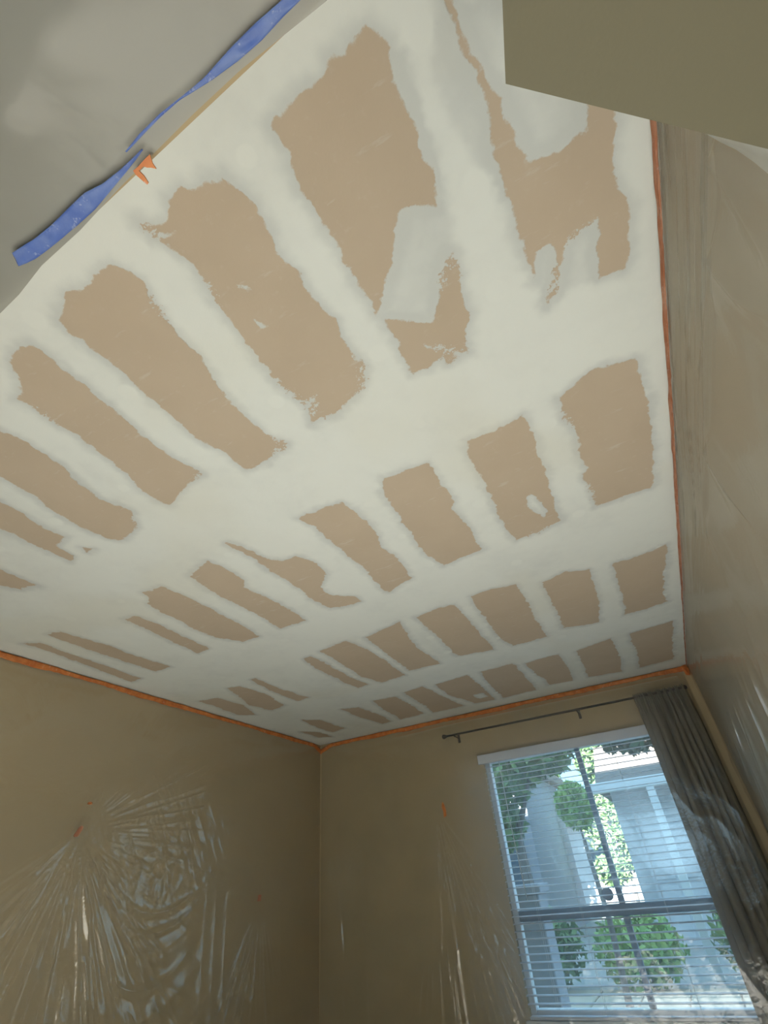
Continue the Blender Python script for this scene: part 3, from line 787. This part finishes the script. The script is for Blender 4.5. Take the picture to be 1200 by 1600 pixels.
# flat leading edge (lining side) then deep pleats
phs = 2*math.pi*(CU*8.0+.25*np.sin(CU*9))
lead = sm(.16, .34, CU)
ampl = (.020+.022*sm(0, .10, CV))*(.12+.88*lead)
pl = np.sin(phs+.5*np.sin(CV*3+CU*4))*ampl
fine = .008*np.sin(CU*2*math.pi*24+2*np.sin(CU*17))*(1-sm(.01, .12, CV))
spread = 1+.10*sm(0, .12, CV)+.05*CV
X = cx0+(cx1-cx0)*(.5+(CU-.5)*1.0)+(-.008*CV)+.010*np.cos(phs)*sm(0, .15, CV)
X = np.minimum(X, XR-.065)
Yc = RY-.008+pl*.95+fine-.010*sm(0, .1, CV)*0
front = np.stack([X, np.minimum(Yc, YW-.075)-.004*(CV < 0), Z+.008*np.sin(CU*2*math.pi*31)*(CV < .012)], -1)
back = front.copy(); back[:, :, 1] += .003
Vc = np.concatenate([front.reshape(-1, 3), back.reshape(-1, 3)]); idx = np.arange(nu*nv_).reshape(nv_, nu); kk = nu*nv_
q = np.stack([idx[:-1, :-1], idx[1:, :-1], idx[1:, 1:], idx[:-1, 1:]], -1).reshape(-1, 4)
rim = list(idx[0, :])+list(idx[1:, -1])+list(idx[-1, -2::-1])+list(idx[-2:0, 0])
rq = np.array([(rim[i], rim[(i+1) % len(rim)], rim[(i+1) % len(rim)]+kk, rim[i]+kk) for i in range(len(rim))])
cur = quads('curtain', Vc, np.concatenate([q, (q+kk)[:, ::-1], rq]), M['curtain'])
tag(cur, 'taupe grey curtain panel gathered in pleats beside the window', 'curtain')

# ------------------------------------------------------------------ outside
structure(MB().box(-24, 16, YW+T, 60, -.25, -.12).build('ground', M['asphalt']), 'grey paved yard and street outside the window')
# walkway slabs by the window
walk = empty('walkway', (0, 8, -.12)); structure(walk, 'beige slab walkway outside the window')
slab = None
for i in range(7):
    for j in range(4):
        o = MB().box(-2.6+i*.62, -2.6+i*.62+.60, 8.2+j*.62, 8.2+j*.62+.60, -.12, -.07+.006*((i*3+j*5) % 3), .01).build('slab', M['paver'], walk)
# porch column
col = empty('porch_column', (-1.72, 6.6, -.12)); tag(col, 'square grey stucco porch column outside the lower panes', 'column')
MB().box(-1.98, -1.62, 6.45, 6.81, -.02, 1.25, .01).build('shaft', M['stucco_grey'], col)
MB().box(-2.02, -1.58, 6.41, 6.85, -.12, -.02, .01).build('base', M['stucco_grey'], col)
MB().box(-2.02, -1.58, 6.41, 6.85, 1.25, 1.33, .01).build('cap', M['stucco_grey'], col)

def leaves(c, rad, n, size, seed, shell=.55):
    r_ = np.random.default_rng(seed)
    d = r_.normal(size=(n, 3)); d /= np.linalg.norm(d, axis=1)[:, None]
    p = np.array(c)+d*np.array(rad)*(shell+(1-shell)*r_.random(n))[:, None]
    a = r_.normal(size=(n, 3)); a /= np.linalg.norm(a, axis=1)[:, None]
    b_ = np.cross(a, r_.normal(size=(n, 3))); b_ /= np.linalg.norm(b_, axis=1)[:, None]
    s = size*(.6+.8*r_.random(n))[:, None]
    V = np.stack([p-a*s, p+b_*s*.45, p+a*s, p-b_*s*.45], 1).reshape(-1, 3)
    return V, np.arange(4*n).reshape(-1, 4)
def tree(name, base, trunk_h, trunk_r, crowns, mat, label, cat, leaf, n, seed, group=None):
    t = empty(name, base); tag(t, label, cat, group)
    b = MB(); b.tube([(base[0], base[1], base[2]), (base[0]+.05, base[1], base[2]+trunk_h*.5), (base[0], base[1]+.04, base[2]+trunk_h)], [trunk_r, trunk_r*.8, trunk_r*.55], 10)
    for c, rd in crowns: b.tube([(base[0], base[1]+.04, base[2]+trunk_h*.85), tuple(c)], [trunk_r*.5, trunk_r*.15], 6)
    b.build('trunk', M['bark'], t, True)
    Vs = []; Qs = []; k = 0
    for i, (c, rd) in enumerate(crowns):
        V_, q_ = leaves(c, rd, n, leaf, seed+i); Vs.append(V_); Qs.append(q_+k); k += len(V_)
    quads('foliage', np.concatenate(Vs), np.concatenate(Qs), mat, t, None, False)
    return t
GZ = -.12
# trees and shrubs standing beyond the walkway
TC = px([(897,1258)], 1, 9.4)[0]
tree('topiary_tree', (TC[0], 9.4, GZ), 1.9, .05, [(tuple(TC), (.29, .29, .33))], M['leaf_lime'], 'round clipped lime green topiary tree outside', 'tree', .06, 2600, 201)
tree('shade_tree', (-3.6, 13.5, GZ), 2.6, .16, [((-3.9, 13.4, 3.7), (1.3, 1.2, 1.1)), ((-2.6, 13.4, 4.0), (.9, .9, .8)), ((-4.2, 13.6, 2.4), (.8, .8, .6))], M['leaf_mid'], 'leafy mid green tree behind the topiary', 'tree', .14, 2200, 211)
tree('shade_tree', (1.4, 13.2, GZ), 2.8, .2, [((.8, 13.2, 4.0), (1.3, 1.0, .9)), ((-.4, 13.2, 4.1), (1.0, .9, .75)), ((1.7, 13.2, 3.6), (1.1, 1.0, 1.1))], M['leaf_dark'], 'dark leafed tree hanging over the white garage', 'tree', .13, 1500, 221)
for i, (x, y, w, hh) in enumerate(((-2.85, 10.8, .75, .55), (-1.3, 10.7, .7, .5), (.5, 10.7, .75, .6))):
    s = empty('shrub', (x, y, GZ)); tag(s, ['low rounded green shrub beside the column', 'low rounded green shrub below the topiary', 'low rounded green shrub before the white garage'][i], 'shrub', 'shrubs in the yard')
    V_, q_ = leaves((x, y, GZ+hh), (w, .6, hh), 1800, .07, 240+i, .4); quads('foliage', V_, q_, M['leaf_mid'] if i != 1 else M['leaf_lime'], s, None, False)
    b = MB()
    for k in range(5): b.tube([(x, y, GZ), (x+random.uniform(-.4, .4)*w, y+random.uniform(-.3, .3), GZ+hh*1.2)], [.02, .008], 6)
    b.build('stems', M['bark'], s)
# white garage across the yard
g = empty('garage', (0, 16, GZ)); tag(g, 'white stucco garage with a paneled door across the yard', 'building')
gx0, gx1, gyf, gzt = -1.5, 3.5, 16.0, 3.0
b = MB(); b.box(gx0, gx1, gyf, gyf+5, GZ, gzt); b.build('wall', M['stucco'], g)
b = MB(); b.add([(gx0-.3, gyf-.4, gzt), (gx1+.3, gyf-.4, gzt), (gx1+.3, gyf+5.4, gzt), (gx0-.3, gyf+5.4, gzt), (gx0-.3, gyf+2.5, gzt+1.5), (gx1+.3, gyf+2.5, gzt+1.5)],
             [(0,3,2,1), (0,1,5,4), (2,3,4,5), (0,4,3), (1,2,5)]); b.build('roof', M['roof'], g)
dg = empty('garage_door', (0, 0, 0)); dg.parent = g
C_ = MB().box(-1.15, 1.0, gyf-.05, gyf, GZ, 2.15).build('door', M['garage'], g)
bpy.data.objects.remove(dg)
for r_ in range(4):
    for c_ in range(4):
        MB().box(-1.08+c_*.53, -1.08+c_*.53+.45, gyf-.075, gyf-.05, .0+r_*.53, .0+r_*.53+.44, .012).build('panel', M['garage'], C_)
for x0, x1, z0, z1 in ((1.5, 2.3, .9, 2.1),):
    w_ = MB().box(x0-.06, x1+.06, gyf-.04, gyf, z0-.06, z1+.06, .01).build('window', M['white_trim'], g)
    MB().box(x0, x1, gyf-.05, gyf-.03, z0, z1).build('pane', M['dkglass'], w_)
# white post with beam (pergola) in front of the garage
pg = empty('pergola', (-.35, 11.6, GZ)); tag(pg, 'white painted post and beam standing before the garage', 'pergola')
MB().box(-.42, -.28, 11.5, 11.64, GZ, 2.55, .008).build('post', M['white_trim'], pg)
MB().box(-1.5, 1.6, 11.48, 11.66, 2.55, 2.72, .008).build('beam', M['white_trim'], pg)
MB().box(1.2, 1.34, 11.5, 11.64, GZ, 2.55, .008).build('post', M['white_trim'], pg)
# neighbouring house to the left
hb = empty('neighbour_house', (-6, 18, GZ)); tag(hb, 'pale grey house seen past the porch column', 'building')
MB().box(-10.5, -4.3, 18, 24, GZ, 4.2).build('wall', M['stucco_grey'], hb)
MB().box(-10.8, -4.0, 17.6, 24.4, 4.2, 4.5, .02).build('roof', M['roof'], hb)
for x0, x1, z0, z1 in ((-5.6, -4.7, 1.0, 2.3), (-7.4, -6.5, 1.0, 2.3)):
    w_ = MB().box(x0-.08, x1+.08, 17.95, 18, z0-.08, z1+.08, .01).build('window', M['white_trim'], hb)
    for xa, xb in ((x0, (x0+x1)/2-.02), ((x0+x1)/2+.02, x1)):
        MB().box(xa, xb, 17.93, 17.96, z0, z1).build('pane', M['dkglass'], w_)

# unseen block added over the room to keep low sun off the yard
structure(MB().box(XL-T, 4.5, -2.6-T, YW+T, CEIL+.12, 9.4, .02).build('added_shade_block', M['stucco']), 'unseen block added above the room to shade the yard')
structure(MB().box(XR+T, 4.5, -2.6-T, YW+T, -.12, CEIL+.11, .02).build('side_rooms', M['stucco']), 'rooms of the house beside this one')
structure(MB().box(-12, XL-T-.001, -2.6-T, YW+T, -.12, 9.4, .02).build('left_rooms', M['stucco']), 'rooms of the house past the windowless wall')
structure(MB().box(-14, 10, -20, -2.6-T-.02, -.25, -.12).build('rear_ground', M['asphalt']), 'paved ground behind the house')

# house and trees on the far side of the sunlit street
fh = empty('far_house', (-4, 34, GZ)); tag(fh, 'white house on the far side of the sunny street', 'building')
MB().box(-9, 1.5, 34, 40, GZ, 3.4).build('wall', M['stucco'], fh)
b = MB(); b.add([(-9.4, 33.5, 3.4), (1.9, 33.5, 3.4), (1.9, 40.5, 3.4), (-9.4, 40.5, 3.4), (-9.4, 37, 5.4), (1.9, 37, 5.4)], [(0,3,2,1), (0,1,5,4), (2,3,4,5), (0,4,3), (1,2,5)])
b.build('roof', M['roof'], fh)
for x0 in (-7.5, -5.2, -2.9):
    w_ = MB().box(x0-.1, x0+1.3, 33.95, 34, .8, 2.3, .01).build('window', M['white_trim'], fh)
    MB().box(x0, x0+1.2, 33.93, 33.96, .9, 2.2).build('pane', M['dkglass'], w_)
tree('street_tree', (-7.2, 27, GZ), 3.0, .2, [((-7.4, 27, 4.6), (2.0, 1.8, 1.7)), ((-5.8, 27.4, 5.6), (1.3, 1.6, 1.2))], M['leaf_mid'], 'sunlit tree by the street past the yard', 'tree', .2, 2200, 261)
tree('street_tree', (-1.8, 28.5, GZ), 3.2, .2, [((-2.0, 28.5, 5.4), (1.9, 1.6, 1.5)), ((-.5, 28.6, 4.8), (1.3, 1.3, 1.2))], M['leaf_mid'], 'sunlit tree in front of the far white house', 'tree', .2, 2200, 271)

tree('young_tree', (-2.4, 23.2, GZ), 2.3, .07, [((-2.6, 23.2, 2.7), (1.1, .8, 1.1)), ((-1.8, 23.3, 1.7), (.8, .6, .6)), ((-2.9, 23.1, 1.3), (.65, .6, .5))], M['leaf_mid'], 'young open crowned tree at the edge of the sunny street', 'tree', .12, 900, 281)
